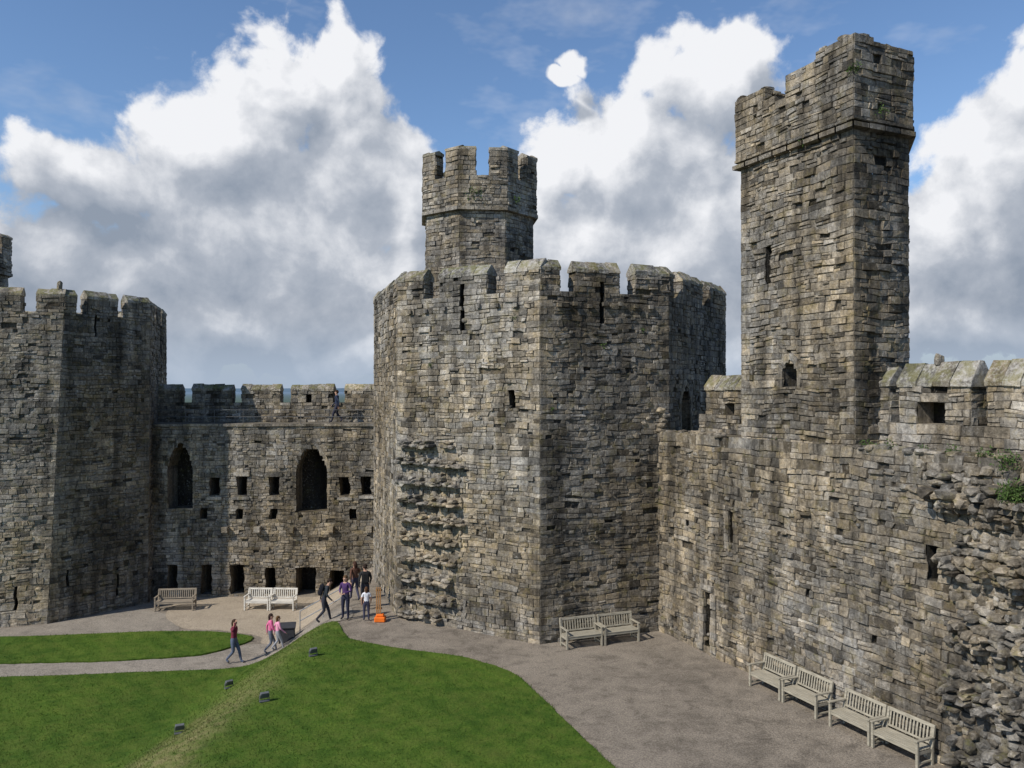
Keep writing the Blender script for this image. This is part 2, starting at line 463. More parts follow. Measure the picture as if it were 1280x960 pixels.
for k in range(5):
    q = P(L-.35+R.uniform(-.1, .1), 7.5+k*.18, .08+.03*k); rock(M, q, .22-.02*k, .16, .1, d, n, stone_col(q, .9))
M.build('tower_masonry', STONE, tower); C.build('merlon_coping', CAP, tower)

def turret(name, cx, cy, r0, r1, zb, zs, zc, zt, rot, parent):
    M = Acc(); C = Acc()
    def octo(r): return [(cx+r*math.sin(math.radians(rot+45*i)), cy-r*math.cos(math.radians(rot+45*i))) for i in range(8)]
    lo, up = octo(r0), octo(r1)
    rows = make_rows(zb, zc, .12, .24)
    for i in range(8):
        panel(M, lo[i], lo[(i+1) % 8], zb, zs, rows, quoin=True, tone=1.05)
        panel(M, up[i], up[(i+1) % 8], zs+.12, zc, rows, quoin=False, tone=.85)
    band(M, lo, zs, .14, r1-r0+.06, 1.0, .3); cap_poly(M, up, zc-.02)
    mr = make_rows(zc, zt-.2, .14, .24)
    edge_merlons(M, C, up, {i: [(0, .35), (.65, 1)] for i in range(8)}, zc, zt-.2, .45, mr, .2, tone=.9)
    M.build(name+'_masonry', STONE, parent); C.build(name+'_coping', CAP, parent)
turret('stair_turret', -1.5, 36.0, 2.52, 2.68, 12.5, 16.55, 18.0, 19.3, 29-45, tower)
tuft(PL, (-1.6, 33.45, 17.25), .35, 160); tuft(PL, (.2, 33.7, 17.0), .2, 60)

# ================================================================== LEFT TOWER
lt = empty('castle_tower'); M = Acc(); C = Acc()
base = [(-26.7, 34.6), (-21.05, 36.3), (-18.1, 39.8), (-19.8, 46.1), (-25, 49.2), (-31.2, 46.2), (-32.2, 38)]
top = [(-26.4, 34.9), (-20.5, 36.6), (-18.15, 40.1), (-19.9, 46.0), (-25, 49), (-31, 46), (-32, 38.2)]
rows = make_rows(-1.9, ZC); info = {}
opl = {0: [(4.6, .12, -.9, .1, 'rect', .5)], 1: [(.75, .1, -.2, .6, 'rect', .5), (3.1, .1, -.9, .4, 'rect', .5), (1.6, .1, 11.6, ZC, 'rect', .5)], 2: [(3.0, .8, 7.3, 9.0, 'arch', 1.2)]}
for i in range(7):
    j = (i+1) % 7
    info[i] = panel(M, base[i], base[j], -1.9, ZC, rows, opl.get(i, ()), t0=top[i], t1=top[j], tone=.98 if i == 0 else .82, warm=.0)  # sunlit front toned lighter, shade painted into the other faces
cap_poly(M, top, ZC-.02)
mr = make_rows(ZC, 13.27, .14, .22)
edge_merlons(M, C, top, {0: [(0, .3), (.38, .715), (.82, 1)], 1: [(0, .13), (.25, .60), (.72, 1)], 2: [(0, .22), (.35, .6), (.72, 1)], 3: [(0, .3), (.4, 1)], 4: [(0, .3), (.4, 1)], 5: [(0, .3), (.4, 1)], 6: [(0, .3), (.4, 1)]},
    ZC, 13.27, .55, mr, .36, tone=.92)
P, L, d, n = info[1]
for k in range(19):
    a = math.pi*k/18; q = P(2.9-1.35*math.cos(a), 6.9+1.0*math.sin(a), .0)
    rock(M, q, .12, .07, .12, d, n, stone_col(q, .85))
for k in range(90):
    q = P(R.uniform(1.7, 4.3), R.uniform(-1, 6.8), 0); rock(M, q, R.uniform(.08, .2), .07, R.uniform(.05, .1), d, n, stone_col(q, .8))
P, L, d, n = info[0]
for k in range(40):
    q = P(R.uniform(2.5, 5.5), R.uniform(-1, 11.5), 0); rock(M, q, R.uniform(.06, .15), .06, R.uniform(.04, .08), d, n, stone_col(q, .95))
q = P(L-.3, 13.6, -.3); rock(M, q+Vector((0, 0, .1)), .12, .12, .28, d, n, stone_col(q))
M.build('tower_masonry', STONE, lt); C.build('merlon_coping', CAP, lt)
turret('stair_turret', -29.75, 42, 2.8, 2.95, 12.5, 15.1, 16.2, 17.3, 22.5, lt)

# ================================================================== FAR WALL
fw = empty('curtain_wall'); M = Acc(); C = Acc()
a, b = (-19.6, 41.0), (-5.0, 41.3)
rows = make_rows(-1.9, 7.25)
ops = [(2.6, 1.3, 2.9, 6.3, 'arch', 1.3), (9.3, 1.6, 2.75, 6.17, 'arch', 1.3)]
ops += [(s, .5, 3.5, 4.5, 'rect', .9) for s in (4.35, 5.74, 7.4, 11.0, 12.1)]
ops += [(s, .36, 2.3, 2.85, 'rect', .5) for s in (3.8, 5.6, 7.35, 11.4)]
ops += [(2.2, .5, -1.2, .0, 'rect', 1.3), (3.94, .52, -1.45, -.05, 'rect', 1.3), (5.5, .7, -1.55, -.0, 'rect', 1.3), (7.2, .52, -1.4, -.1, 'rect', 1.3), (9.0, 1.0, -1.75, -.1, 'rect', 1.3), (10.6, .7, -1.6, -.3, 'rect', 1.3)]
P, L, d, n = panel(M, a, b, -1.9, 7.25, rows, ops, tone=.92, warm=.1, quoin=False, wmin=.14, wmax=.45)
for s in (2.9, 6.6, 8.3, 10.3, 4.9, 12.3):
    q = P(s, 1.85, .15); box(M, q, .3, .35, .28, Vector((d.x, d.y)), stone_col(q, 1.0)); box(M, q-Vector((0, -.08, .2)), .24, .18, .14, Vector((d.x, d.y)), stone_col(q, .9))
for s in [x*.9+.5 for x in range(15)]:
    q = P(s, 7.18, .04); box(M, q, .88, .14, .12, Vector((d.x, d.y)), stone_col(q, 1.0))
M.quad([(-19.6, 41.0, 7.25), (-5, 41.3, 7.25), (-5, 43.6, 7.25), (-19.6, 43.4, 7.25)], (.2, .175, .14))
for o in ops:
    if o[4] == 'rect' and o[2] > 3:
        q = P(o[0], o[2]-.08, .03); box(M, q, .75, .14, .14, Vector((d.x, d.y)), stone_col(q, 1.15))
        q = P(o[0], o[3]+.12, .03); box(M, q, .8, .1, .2, Vector((d.x, d.y)), stone_col(q, 1.1))
rp = make_rows(7.25, 8.3, .14, .24)
panel(M, (-21, 43.0), (-5, 43.2), 7.25, 8.3, rp, tone=.95, quoin=False)
panel(M, (-5, 43.85), (-21, 43.65), -1.7, 8.3, make_rows(-1.7, 8.3, .3, .5), tone=1., quoin=False, wmin=.4, wmax=.9)
M.quad([(-21, 43, 8.29), (-5, 43.2, 8.29), (-5, 43.85, 8.29), (-21, 43.65, 8.29)], (.2, .18, .14))
mr = make_rows(8.3, 8.95, .16, .24)
for x0, x1 in ((-20.6, -17.85), (-17.2, -15.1), (-14.55, -12.5), (-11.9, -9.65), (-9.0, -6.6), (-6.1, -5)):
    y0 = 43+(x0+21)*.0125; y1 = 43+(x1+21)*.0125
    o = [((x1-x0)*.42, .28, 8.3, 8.85, 'rect', .5)] if x0 in (-11.9,) else ()
    merlon(M, C, (x0, y0), (x1, y1), 8.3, 8.95, .6, mr, .34, ops=o, tone=1.0)
M.build('wall_masonry', STONE, fw); C.build('merlon_coping', CAP, fw)
def rods(name, segs, r, mat, parent=None):
    bm = bmesh.new()
    for a, b in segs:
        a = Vector(a); b = Vector(b); L = (b-a).length
        rot = (b-a).to_track_quat('Z', 'Y').to_matrix().to_4x4()
        bmesh.ops.create_cone(bm, cap_ends=True, segments=8, radius1=r, radius2=r, depth=L, matrix=Matrix.Translation((a+b)/2) @ rot)
    me = bpy.data.meshes.new(name); bm.to_mesh(me); bm.free(); me.materials.append(mat)
    o = bpy.data.objects.new(name, me); COL.objects.link(o)
    if parent: o.parent = parent
    return o
segs = [((-18.3, 41.25, 7.95), (-6.5, 41.4, 7.95)), ((-18.3, 41.25, 7.6), (-6.5, 41.4, 7.6))]
segs += [((-18.3+1.475*i, 41.25+.019*i, 7.2), (-18.3+1.475*i, 41.25+.019*i, 7.95)) for i in range(9)]
rods('walkway_railing', segs, .013, simple_mat('dull_iron', (.12, .12, .12), .2, 10, .5, 0))

# ================================================================== RIGHT WALL
rw = empty('curtain_wall'); M = Acc(); C = Acc()
W0 = Vector((5.3, 30.4)); dW = Vector((.4138, -.9104)); nI = Vector((.9104, .4138)); LW = 19.0
W1 = W0+dW*LW
rows = make_rows(-.3, 7.45)
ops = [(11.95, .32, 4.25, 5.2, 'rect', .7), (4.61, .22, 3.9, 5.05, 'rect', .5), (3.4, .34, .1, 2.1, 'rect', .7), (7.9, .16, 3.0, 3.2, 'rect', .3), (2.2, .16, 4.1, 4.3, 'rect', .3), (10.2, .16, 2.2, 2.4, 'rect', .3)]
P, L, d, n = panel(M, W0, W1, -.3, 7.45, rows, ops, tone=.92, warm=.1, quoin=False, relief=1.35, topfn=lambda s: 7.5 if s < 7 else 7.4+.25*noise.noise(Vector((s*1.5, 0, 0))))
th = 3.6
def WP(s, o, z): w = W0+dW*s+nI*o; return Vector((w.x, w.y, z))
M.quad([WP(0, 0.02, 7.42), WP(LW, 0.02, 7.42), WP(LW, th, 7.42), WP(0, th, 7.42)], (.19, .165, .13))
M.quad([WP(LW, 0, -.3), WP(LW, th, -.3), WP(LW, th, 7.42), WP(LW, 0, 7.42)], (.2, .175, .14))
pp = WP(0, th, 0); qq = WP(LW, th, 0)
panel(M, (qq.x, qq.y), (pp.x, pp.y), -1.7, 7.42, make_rows(-1.7, 7.42, .3, .5), quoin=False, wmin=.5, wmax=1.1)
s = .3
while s < 17:
    w = R.uniform(.1, .24); q = WP(s, R.uniform(.05, .3), 7.42+R.uniform(-.02, .05))
    if not (4.2 < s < 9.4): rock(M, q, w, R.uniform(.12, .22), R.uniform(.05, .1), d, n, stone_col(q, 1.0))
    s += w*R.uniform(1.6, 2.6)
for k in range(260):
    s = R.uniform(9.4, 17); q = WP(s, R.uniform(.2, 1.1), 7.42); rock(M, q, R.uniform(.05, .16), R.uniform(.05, .14), R.uniform(.03, .08), d, n, stone_col(q, .95))
q = P(3.4, 2.25, .06); box(M, q, .6, .14, .16, dW, stone_col(q, 1.05))
for k in range(8):
    for sg in (-1, 1):
        q = P(3.4+sg*.31, .2+k*.25, .05); box(M, q, R.uniform(.24, .28), .12, .235, dW, stone_col(q, 1.02))
z = 3.85
while z < 5.1:
    for sg in (-1, 1):
        q = P(4.61+sg*.24, z, .02); box(M, q, .22, .1, .23, dW, stone_col(q, 1.1))
    z += .25
for k in range(170):
    q = P(R.uniform(.5, 12), R.uniform(.3, 7), 0)
    if abs((q-P(11.95, 4.7)).length) < 1.: continue
    rock(M, q, R.uniform(.05, .2), .08, R.uniform(.04, .1), d, n, stone_col(q, .92))
z = .1
while z < 7.2:
    s_lim = 12.55+.45*noise.noise(Vector((z*1.3, 3, 0)))+(R.uniform(-.2, .2))
    if z > 5.6: s_lim = 12.9-.9*(z-5.6)+R.uniform(-.3, .1)
    proud = .18 + .19*math.sin(z*4.2) 
    s = s_lim
    hh = R.uniform(.07, .13)
    while s < 16.5:
        w = R.uniform(.08, .25); q = P(s+w*.7, z+hh+R.uniform(-.05, .05), 0)
        pr = max(.06, proud+R.uniform(-.12, .18))
        rock(M, q+n*(pr*.3), w*.8, pr, hh*R.uniform(.7, 1.15), d, n, stone_col(q, 1.02, -.15))
        s += w*R.uniform(1.25, 1.6)
    z += hh*1.8
for k in range(16):
    q = P(11.2+k*.14, 6.55-.02*k+R.uniform(-.03, .03), .03); rock(M, q, R.uniform(.08, .16), .12, .06, d, n, stone_col(q, .9))
po = 1.2; PZ = 8.1
def pxy(s, o=po): w = WP(s, o, 0); return (w.x, w.y)
rp = make_rows(7.42, PZ, .16, .26)
for s0, s1 in ((1.35, 4.3), (8.9, 19.0)):
    panel(M, pxy(s0), pxy(s1), 7.42, PZ, rp, tone=1.0, quoin=False)
    panel(M, pxy(s1, po+.7), pxy(s0, po+.7), 7.42, PZ, rp, quoin=False)
    panel(M, pxy(s0, po+.7), pxy(s0), 7.42, PZ, rp, quoin=False)
    M.quad([WP(s0, po, PZ-.01), WP(s1, po, PZ-.01), WP(s1, po+.7, PZ-.01), WP(s0, po+.7, PZ-.01)], (.2, .18, .14))
mr = make_rows(PZ, 9.25, .16, .26)
for s0, s1, zt, cp, mo in ((1.75, 3.9, 9.0, .5, [(1.3, .5, 8.2, 8.6, 'rect', .6)]), (8.9, 9.7, 9.1, .5, ()), (10.05, 12.1, 9.1, .6, [(.95, .8, 8.15, 8.8, 'rect', .62)]), (12.55, 14.3, 9.1, .6, ()), (14.7, 16.6, 9.1, .6, ()), (16.9, 18.9, 9.1, .5, ())):
    merlon(M, C, pxy(s0), pxy(s1), PZ, zt, .7, mr, cp, ops=mo, tone=1.0, over=.07)
q = WP(11.0, po+.3, 9.78); rock(M, q, .1, .1, .16, d, n, stone_col(q))
M.build('wall_masonry', STONE, rw); C.build('merlon_coping', CAP, rw)
for s, o, z, r, k in ((14.15, -.3, 6.75, .33, 900), (10.5, .25, 7.5, .2, 120), (9.6, .4, 7.5, .18, 100), (12.3, .3, 7.5, .2, 120), (10.0, .3, 7.48, .14, 60), (6.4, .1, 7.4, .12, 40), (.6, -.05, 5.3, .1, 40), (8.9, -.02, 6.2, .08, 30), (13.9, -.1, 7.4, .3, 300), (13.2, .1, 7.5, .2, 160), (.3, -.05, 6.0, .12, 40), (11.5, .3, 7.5, .16, 80)):
    tuft(PL, WP(s, o, z), r, k, .035)
P1, P2 = infoT[1][0], infoT[2][0]
for q, r in ((P1(1.7, 9.9, .05), .1), (P2(2.4, 10.6, .06), .16), (P1(5.5, 11.6, .05), .14), (P2(4.1, 11.2, .03), .1), (P2(.4, 8.3, .03), .07)): tuft(PL, q, r, 50, .035)

# ================================================================== TALL TOWER
tt = empty('watch_turret'); M = Acc(); C = Acc()
V = [(7.505, 26.15), (9.40, 21.97), (11.33, 22.85), (12.0, 24.6), (10.87, 27.68)]
rows = make_rows(7.3, 16.25, .12, .26)
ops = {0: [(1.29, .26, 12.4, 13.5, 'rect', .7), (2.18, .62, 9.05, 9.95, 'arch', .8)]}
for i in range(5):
    info[i] = panel(M, V[i], V[(i+1) % 5], 7.3, 16.25, rows, ops.get(i, ()), tone={0: .95, 1: .74}.get(i, .85), warm=.1, relief=1.2)  # tone paints the lit court face lighter, the shaded side darker
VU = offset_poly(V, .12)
band(M, V, 16.2, .13, .2, .7, .25); band(M, V, 16.42, .08, .15, .7, .25)
rows = make_rows(16.5, 18.7, .13, .25)
for i in range(5):
    a, b = VU[i], VU[(i+1) % 5]
    panel(M, a, b, 16.4, 17.6, rows, tone=.82, quoin=True)
cap_poly(M, [tuple(p) for p in VU], 17.58)
sp = {0: [(0, .27, 18.45), (.27, .38, 18.1), (.38, .47, 17.85), (.47, .72, 18.5), (.72, 1, 18.75)], 1: [(0, .3, 18.75), (.3, 1, 18.65)], 2: [(0, .5, 18.5), (.5, 1, 18.2)], 3: [(0, 1, 17.9)], 4: [(0, .6, 17.9), (.6, 1, 18.4)]}
for i, l in sp.items():
    a, b = Vector(VU[i]), Vector(VU[(i+1) % 5])
    for f0, f1, zt in l:
        merlon(M, C, a.lerp(b, f0), a.lerp(b, f1), 17.6, zt, .7, rows, 0, tone=.85, ruin=.06)
for i in (0, 1):
    P, L, d, n = info[i]
    for k in range(40):
        q = P(R.uniform(.3, L-.3), R.uniform(8, 16), 0)
        if 8.7 < q.z < 10.3 or 12.2 < q.z < 13.7: continue
        rock(M, q, R.uniform(.05, .14), .06, R.uniform(.04, .08), d, n, stone_col(q, .95 if i == 0 else .78))
M.build('turret_masonry', STONE, tt)
q = Vector((VU[1][0], VU[1][1], 17.75)); tuft(PL, q+Vector((-.02, -.05, 0)), .2, 150, .035); tuft(PL, q+Vector((.9, .4, -1.0)), .25, 120, .035); tuft(PL, q+Vector((-.8, 1.7, -1.5)), .12, 50, .03)
PL.build('wall_plants', FOL)

# ================================================================== TERRAIN
def sm(t): t = max(0., min(1., t)); return t*t*(3-2*t)
def TZ(x, y):
    q = max(0, 31-y)
    xc = -6.55-.07*q + min(1, q/3)*.5*noise.noise(Vector((3.3, y*.22, 0))); w = 3.7+.10*q
    return -1.6*(1-sm((x-(xc-w))/w)) + .02*noise.noise(Vector((x*.4, y*.4, 0)))
xs = [-6000, -2500, -1000, -400, -150, -70]+[-45+.5*i for i in range(int(70/.5)+1)]+[40, 80, 150, 400, 1000, 2500, 6000]
ys = [-3000, -1000, -200, -50]+[.5*i for i in range(int(55/.5)+1)]+[70, 100, 200, 500, 1200, 3000, 8000]
vs = []
for y in ys:
    for x in xs: vs.append((x, y, TZ(x, y) if y < 47 and x < 20 else -1.6))
nx = len(xs); fs = [(j*nx+i, j*nx+i+1, (j+1)*nx+i+1, (j+1)*nx+i) for j in range(len(ys)-1) for i in range(nx-1)]
me = bpy.data.meshes.new('ground'); me.from_pydata(vs, [], fs); me.materials.append(GROUND)
me.polygons.foreach_set('use_smooth', [True]*len(fs)); g = bpy.data.objects.new('ground', me); COL.objects.link(g)
hv = []; hf = []
for k in range(161):
    a = math.radians(-80+k); x, y = 3500*math.sin(a), 3500*math.cos(a)
    h = 14+22*max(0, noise.noise(Vector((k*.09, 1, 0))))+6*noise.noise(Vector((k*.4, 5, 0)))
    hv += [(x, y, -2), (x*1.02, y*1.02, h), (x*1.3, y*1.3, h*.6)]
for k in range(160):
    for r in (0, 1): hf.append((k*3+r, k*3+3+r, k*3+4+r, k*3+1+r))
me = bpy.data.meshes.new('hills'); me.from_pydata(hv, [], hf); me.materials.append(simple_mat('distant_hills', (.10, .15, .20), .15, .002, 1, 0))
COL.objects.link(bpy.data.objects.new('hills', me))

def densify(poly, step=.3, jit=0.07):
    out = []
    for i in range(len(poly)):
        a, b = Vector(poly[i]), Vector(poly[(i+1) % len(poly)]); k = max(1, int((b-a).length/step))
        for j in range(k):
            p = a.lerp(b, j/k); out.append(Vector((p.x+jit*noise.noise(Vector((p.x*2, p.y*2, 0))), p.y+jit*noise.noise(Vector((p.x*2, p.y*2, 9))))))
    return out
def smooth_poly(poly, keep=()):
    out = []
    for i in range(len(poly)):
        a, b, c = Vector(poly[i-1]), Vector(poly[i]), Vector(poly[(i+1) % len(poly)])
        if i in keep: out.append(b); continue
        out += [b.lerp(a, .25), b.lerp(a, .12)*.5+b.lerp(c, .12)*.5, b.lerp(c, .25)]
    return out
def inside(p, poly):
    c = False; n_ = len(poly); j = n_-1
    for i in range(n_):
        if (poly[i][1] > p[1]) != (poly[j][1] > p[1]) and p[0] < (poly[j][0]-poly[i][0])*(p[1]-poly[i][1])/(poly[j][1]-poly[i][1])+poly[i][0]: c = not c
        j = i
    return c
def sheet(name, poly, lift, mat, keep=(), skirt=True, step=.4):
    pl = densify(smooth_poly(poly, keep)); nb = len(pl)
    x0, x1 = min(p.x for p in pl), max(p.x for p in pl); y0, y1 = min(p.y for p in pl), max(p.y for p in pl)
    pts = list(pl); x = x0
    while x < x1:
        y = y0
        while y < y1:
            if inside((x, y), pl): pts.append(Vector((x, y)))
            y += step
        x += step
    r = delaunay_2d_cdt(pts, [], [list(range(nb))], 1, 1e-4)
    v2, fc = r[0], r[2]
    vs = [(v.x, v.y, TZ(v.x, v.y)+lift) for v in v2]; fs = [tuple(f) for f in fc]
    if skirt:
        b = len(vs); vs += [(p.x, p.y, TZ(p.x, p.y)+lift) for p in pl]+[(p.x, p.y, TZ(p.x, p.y)-.1) for p in pl]
        fs += [(b+i, b+(i+1) % nb, b+nb+(i+1) % nb, b+nb+i) for i in range(nb)]
    me = bpy.data.meshes.new(name); me.from_pydata(vs, [], fs); me.materials.append(mat)
    bm = bmesh.new(); bm.from_mesh(me); bmesh.ops.recalc_face_normals(bm, faces=bm.faces[:]); bm.to_mesh(me); bm.free()
    me.polygons.foreach_set('use_smooth', [True]*len(me.polygons))
    ob = bpy.data.objects.new(name, me); COL.objects.link(ob); return ob, pl
LP = [(-32, 29.0), (-18.8, 29.4), (-13.2, 30.0), (-10.8, 30.3), (-9.0, 31.0), (-7.5, 31.3), (-6.75, 31.0), (-5.95, 28.8), (-3.88, 27.7), (-1.6, 26.9), (0, 25.5), (.93, 23.2), (1.68, 21.0), (2.47, 19), (3.3, 15), (3.5, 5), (-32, 5)]
lawn, lp = sheet('lawn', LP, .06, LAWN)
lawn2, lp2 = sheet('lawn', [(-32, 34.3), (-21.9, 34.1), (-15.75, 35), (-12.95, 35), (-10.98, 34.3), (-11.05, 33.5), (-12.3, 31.9), (-15.2, 31.3), (-19.7, 30.9), (-32, 30.6)], .06, LAWN)
sheet('sandy_yard', [(-16.9, 40.95), (-6.9, 40.95), (-7.1, 38), (-8.2, 34.5), (-9.6, 33.2), (-10.5, 33.4), (-10.7, 34.4), (-12.9, 35.3), (-14.6, 35.4), (-16.4, 37.6)], .012, SAND, skirt=False)
sheet('gravel_path', [(-32, 30.55), (-19.7, 30.85), (-15.2, 31.25), (-12.3, 31.8), (-10.9, 33.4), (-9.5, 33.3), (-6.8, 33.6), (-6.2, 31.5), (-6.7, 31.05), (-7.5, 31.4), (-9.0, 31.1), (-10.8, 30.4), (-13.2, 30.1), (-18.8, 29.5), (-32, 29.1)], .02, PATHM, skirt=False)
sheet('gravel_path', [(-32, 34.4), (-21.9, 34.2), (-15.75, 35.1), (-14.5, 35.2), (-16.4, 38.0), (-18.5, 39), (-21, 36.0), (-26.7, 34.5)], .008, PATHM, skirt=False)

def blades(name, poly, n, parent, ylo=18.3, xlo=-21):
    rs = np.random.RandomState(3); V_ = []
    x0, x1 = max(xlo, min(p[0] for p in poly)), max(p[0] for p in poly); y0, y1 = max(ylo, min(p[1] for p in poly)), max(p[1] for p in poly)
    cnt = 0
    while cnt < n:
        x = rs.uniform(x0, x1); y = rs.uniform(y0, y1)
        if abs(x) > .66*y+.5 or not inside((x, y), poly): 
            cnt += .3; continue
        z = TZ(x, y)+.055; a = rs.uniform(0, 6.28); h = rs.uniform(.025, .06); w = rs.uniform(.006, .013)
        dx, dy = math.cos(a)*w, math.sin(a)*w; lx, ly = rs.uniform(-.03, .03), rs.uniform(-.03, .03)
        V_ += [(x-dx, y-dy, z), (x+dx, y+dy, z), (x+lx, y+ly, z+h)]; cnt += 1
    m = len(poly)
    for i in range(m):
        a, b = poly[i], poly[(i+1) % m]
        if min(a[1], b[1]) < 17: continue
        for _ in range(16):
            t = rs.uniform(); x = a[0]+(b[0]-a[0])*t+rs.normal(0, .03); y = a[1]+(b[1]-a[1])*t+rs.normal(0, .03)
            z = TZ(x, y)+.0; h = rs.uniform(.06, .13); w = .01; an = rs.uniform(0, 6.28); dx, dy = math.cos(an)*w, math.sin(an)*w
            V_ += [(x-dx, y-dy, z), (x+dx, y+dy, z), (x+rs.uniform(-.05, .05), y+rs.uniform(-.05, .05), z+h)]
    k = len(V_)//3
    me = bpy.data.meshes.new(name); me.from_pydata(V_, [], [(3*i, 3*i+1, 3*i+2) for i in range(k)]); me.materials.append(LAWN)
    o = bpy.data.objects.new(name, me); COL.objects.link(o); o.parent = parent
blades('grass_blades', lp, 70000, lawn); blades('grass_blades', lp2, 8000, lawn2)

# ================================================================== BENCHES
def bm_box(bm, c, s, rot=None):
    m = Matrix.Translation(c) @ (rot.to_4x4() if rot else Matrix.Identity(4)) @ Matrix.Diagonal((*s, 1))
    return bmesh.ops.create_cube(bm, size=1, matrix=m)
def finish(bm, name, mat, loc=(0, 0, 0), rz=0, bevel=0):
    if bevel: bmesh.ops.bevel(bm, geom=bm.edges[:], offset=bevel, segments=1, affect='EDGES')
    me = bpy.data.meshes.new(name); bm.to_mesh(me); bm.free(); me.materials.append(mat)
    o = bpy.data.objects.new(name, me); o.location = loc; o.rotation_euler = (0, 0, rz); COL.objects.link(o); return o
def bench(loc, rz, w=1.4, mat=WOOD):
    bm = bmesh.new(); tilt = Matrix.Rotation(math.radians(-10), 3, 'X')
    for sx in (-1, 1):
        x = sx*(w/2-.035)
        bm_box(bm, (x, -.27, .32), (.065, .065, .64)); bm_box(bm, (x, .24, .22), (.065, .07, .44))
        bm_box(bm, (x, .285, .68), (.065, .06, .52), tilt)
        bm_box(bm, (x, -.02, .655), (.085, .62, .035)); bm_box(bm, (x, -.02, .36), (.045, .5, .08)); bm_box(bm, (x, -.02, .12), (.04, .5, .045))
    bm_box(bm, (0, -.265, .375), (w-.1, .035, .08)); bm_box(bm, (0, .24, .375), (w-.1, .035, .08))
    for i in range(6): bm_box(bm, (0, -.26+i*.092, .43), (w-.02 if 0 < i < 5 else w-.1, .072, .024))
    bm_box(bm, (0, .325, .90), (w-.08, .04, .085), tilt); bm_box(bm, (0, .255, .50), (w-.1, .035, .05), tilt)
    k = int(w/.1)
    for i in range(k): bm_box(bm, (-w/2+.1+(w-.2)*i/(k-1), .29, .70), (.045, .016, .36), tilt)
    z = TZ(loc[0], loc[1])
    return finish(bm, 'garden_bench', mat, (loc[0], loc[1], z+.004+(.012 if z < -1 else 0)), rz, .004)
aC = math.atan2(1.8, 4.91)
for k in (-1, 1):
    q = Vector((3.12, 28.42))+Vector((math.cos(aC), math.sin(aC)))*k*.73; bench(q, aC)
aR = math.atan2(-.9104, .4138)
for c in ((8.02, 23.25), (9.3, 20.35)):
    for k in (-1, 1):
        q = Vector(c)+dW*k*.69; bench(q, aR+R.uniform(-.02, .02), 1.34)
bench((-16.2, 38.6), math.radians(6), 1.8, WOODB)
bench((-12.25, 38.7), math.radians(-3), 1.2, WOODP); bench((-11.02, 38.65), math.radians(-3), 1.2, WOODP)

# ================================================================== SMALL THINGS
def floodlight(x, y, a):
    bm = bmesh.new(); r = Matrix.Rotation(math.radians(35), 3, 'X')
    bm_box(bm, (0, 0, .2), (.24, .10, .17), r); bm_box(bm, (0, -.06, .22), (.21, .02, .14), r)
    for s in (-1, 1): bm_box(bm, (s*.135, 0, .11), (.015, .04, .2))
    bm_box(bm, (0, 0, .03), (.28, .12, .03))
    finish(bm, 'floodlight', GREYM, (x, y, TZ(x, y)+.05), a, .006)
for x, y, a in ((-6.67, 26.9, .6), (-7.1, 23, .5), (-9.6, 27.2, .7), (-9.4, 22.7, .4)): floodlight(x, y, a)
bm = bmesh.new()
bm_box(bm, (0, 0, .32), (.62, .42, .6)); bm_box(bm, (0, 0, .65), (.70, .5, .06), Matrix.Rotation(math.radians(12), 3, 'X'))
for s in (-1, 1):
    for t in (-1, 1): bm_box(bm, (s*.28, t*.18, .02), (.06, .06, .08))
finish(bm, 'litter_bin', METAL, (-9.15, 32.6, TZ(-9.15, 32.6)+.01), .2, .012)
z1, z2 = TZ(-8.7, 32.9), TZ(-6.9, 33.3)
rods('handrail', [((-8.7, 32.9, z1), (-8.7, 32.9, z1+.9)), ((-7.8, 33.1, (z1+z2)/2-.1), (-7.8, 33.1, (z1+z2)/2+.9)), ((-6.9, 33.3, z2), (-6.9, 33.3, z2+.9)), ((-8.7, 32.9, z1+.9), (-6.9, 33.3, z2+.9)), ((-8.7, 32.9, z1+.5), (-6.9, 33.3, z2+.5))], .02, STEEL)
bar = empty('wooden_barrier', (-5.15, 31.1, TZ(-5.15, 31.1)))
bm = bmesh.new()
for k in range(3): bm_box(bm, (-.1+k*.07, 0, .72), (.05, .03, 1.2))
bm_box(bm, (-.02, .03, 1.2), (.26, .02, .07)); bm_box(bm, (-.02, .03, .5), (.26, .02, .07))
o = finish(bm, 'gate_slats', wood_mat('orange_pine', (.36, .19, .08)), bevel=.004); o.parent = bar
bm = bmesh.new(); bm_box(bm, (.04, -.02, .1), (.42, .34, .2)); bm_box(bm, (.04, -.02, .24), (.3, .2, .1))
o = finish(bm, 'orange_foot', ORANGE, bevel=.03); o.parent = bar

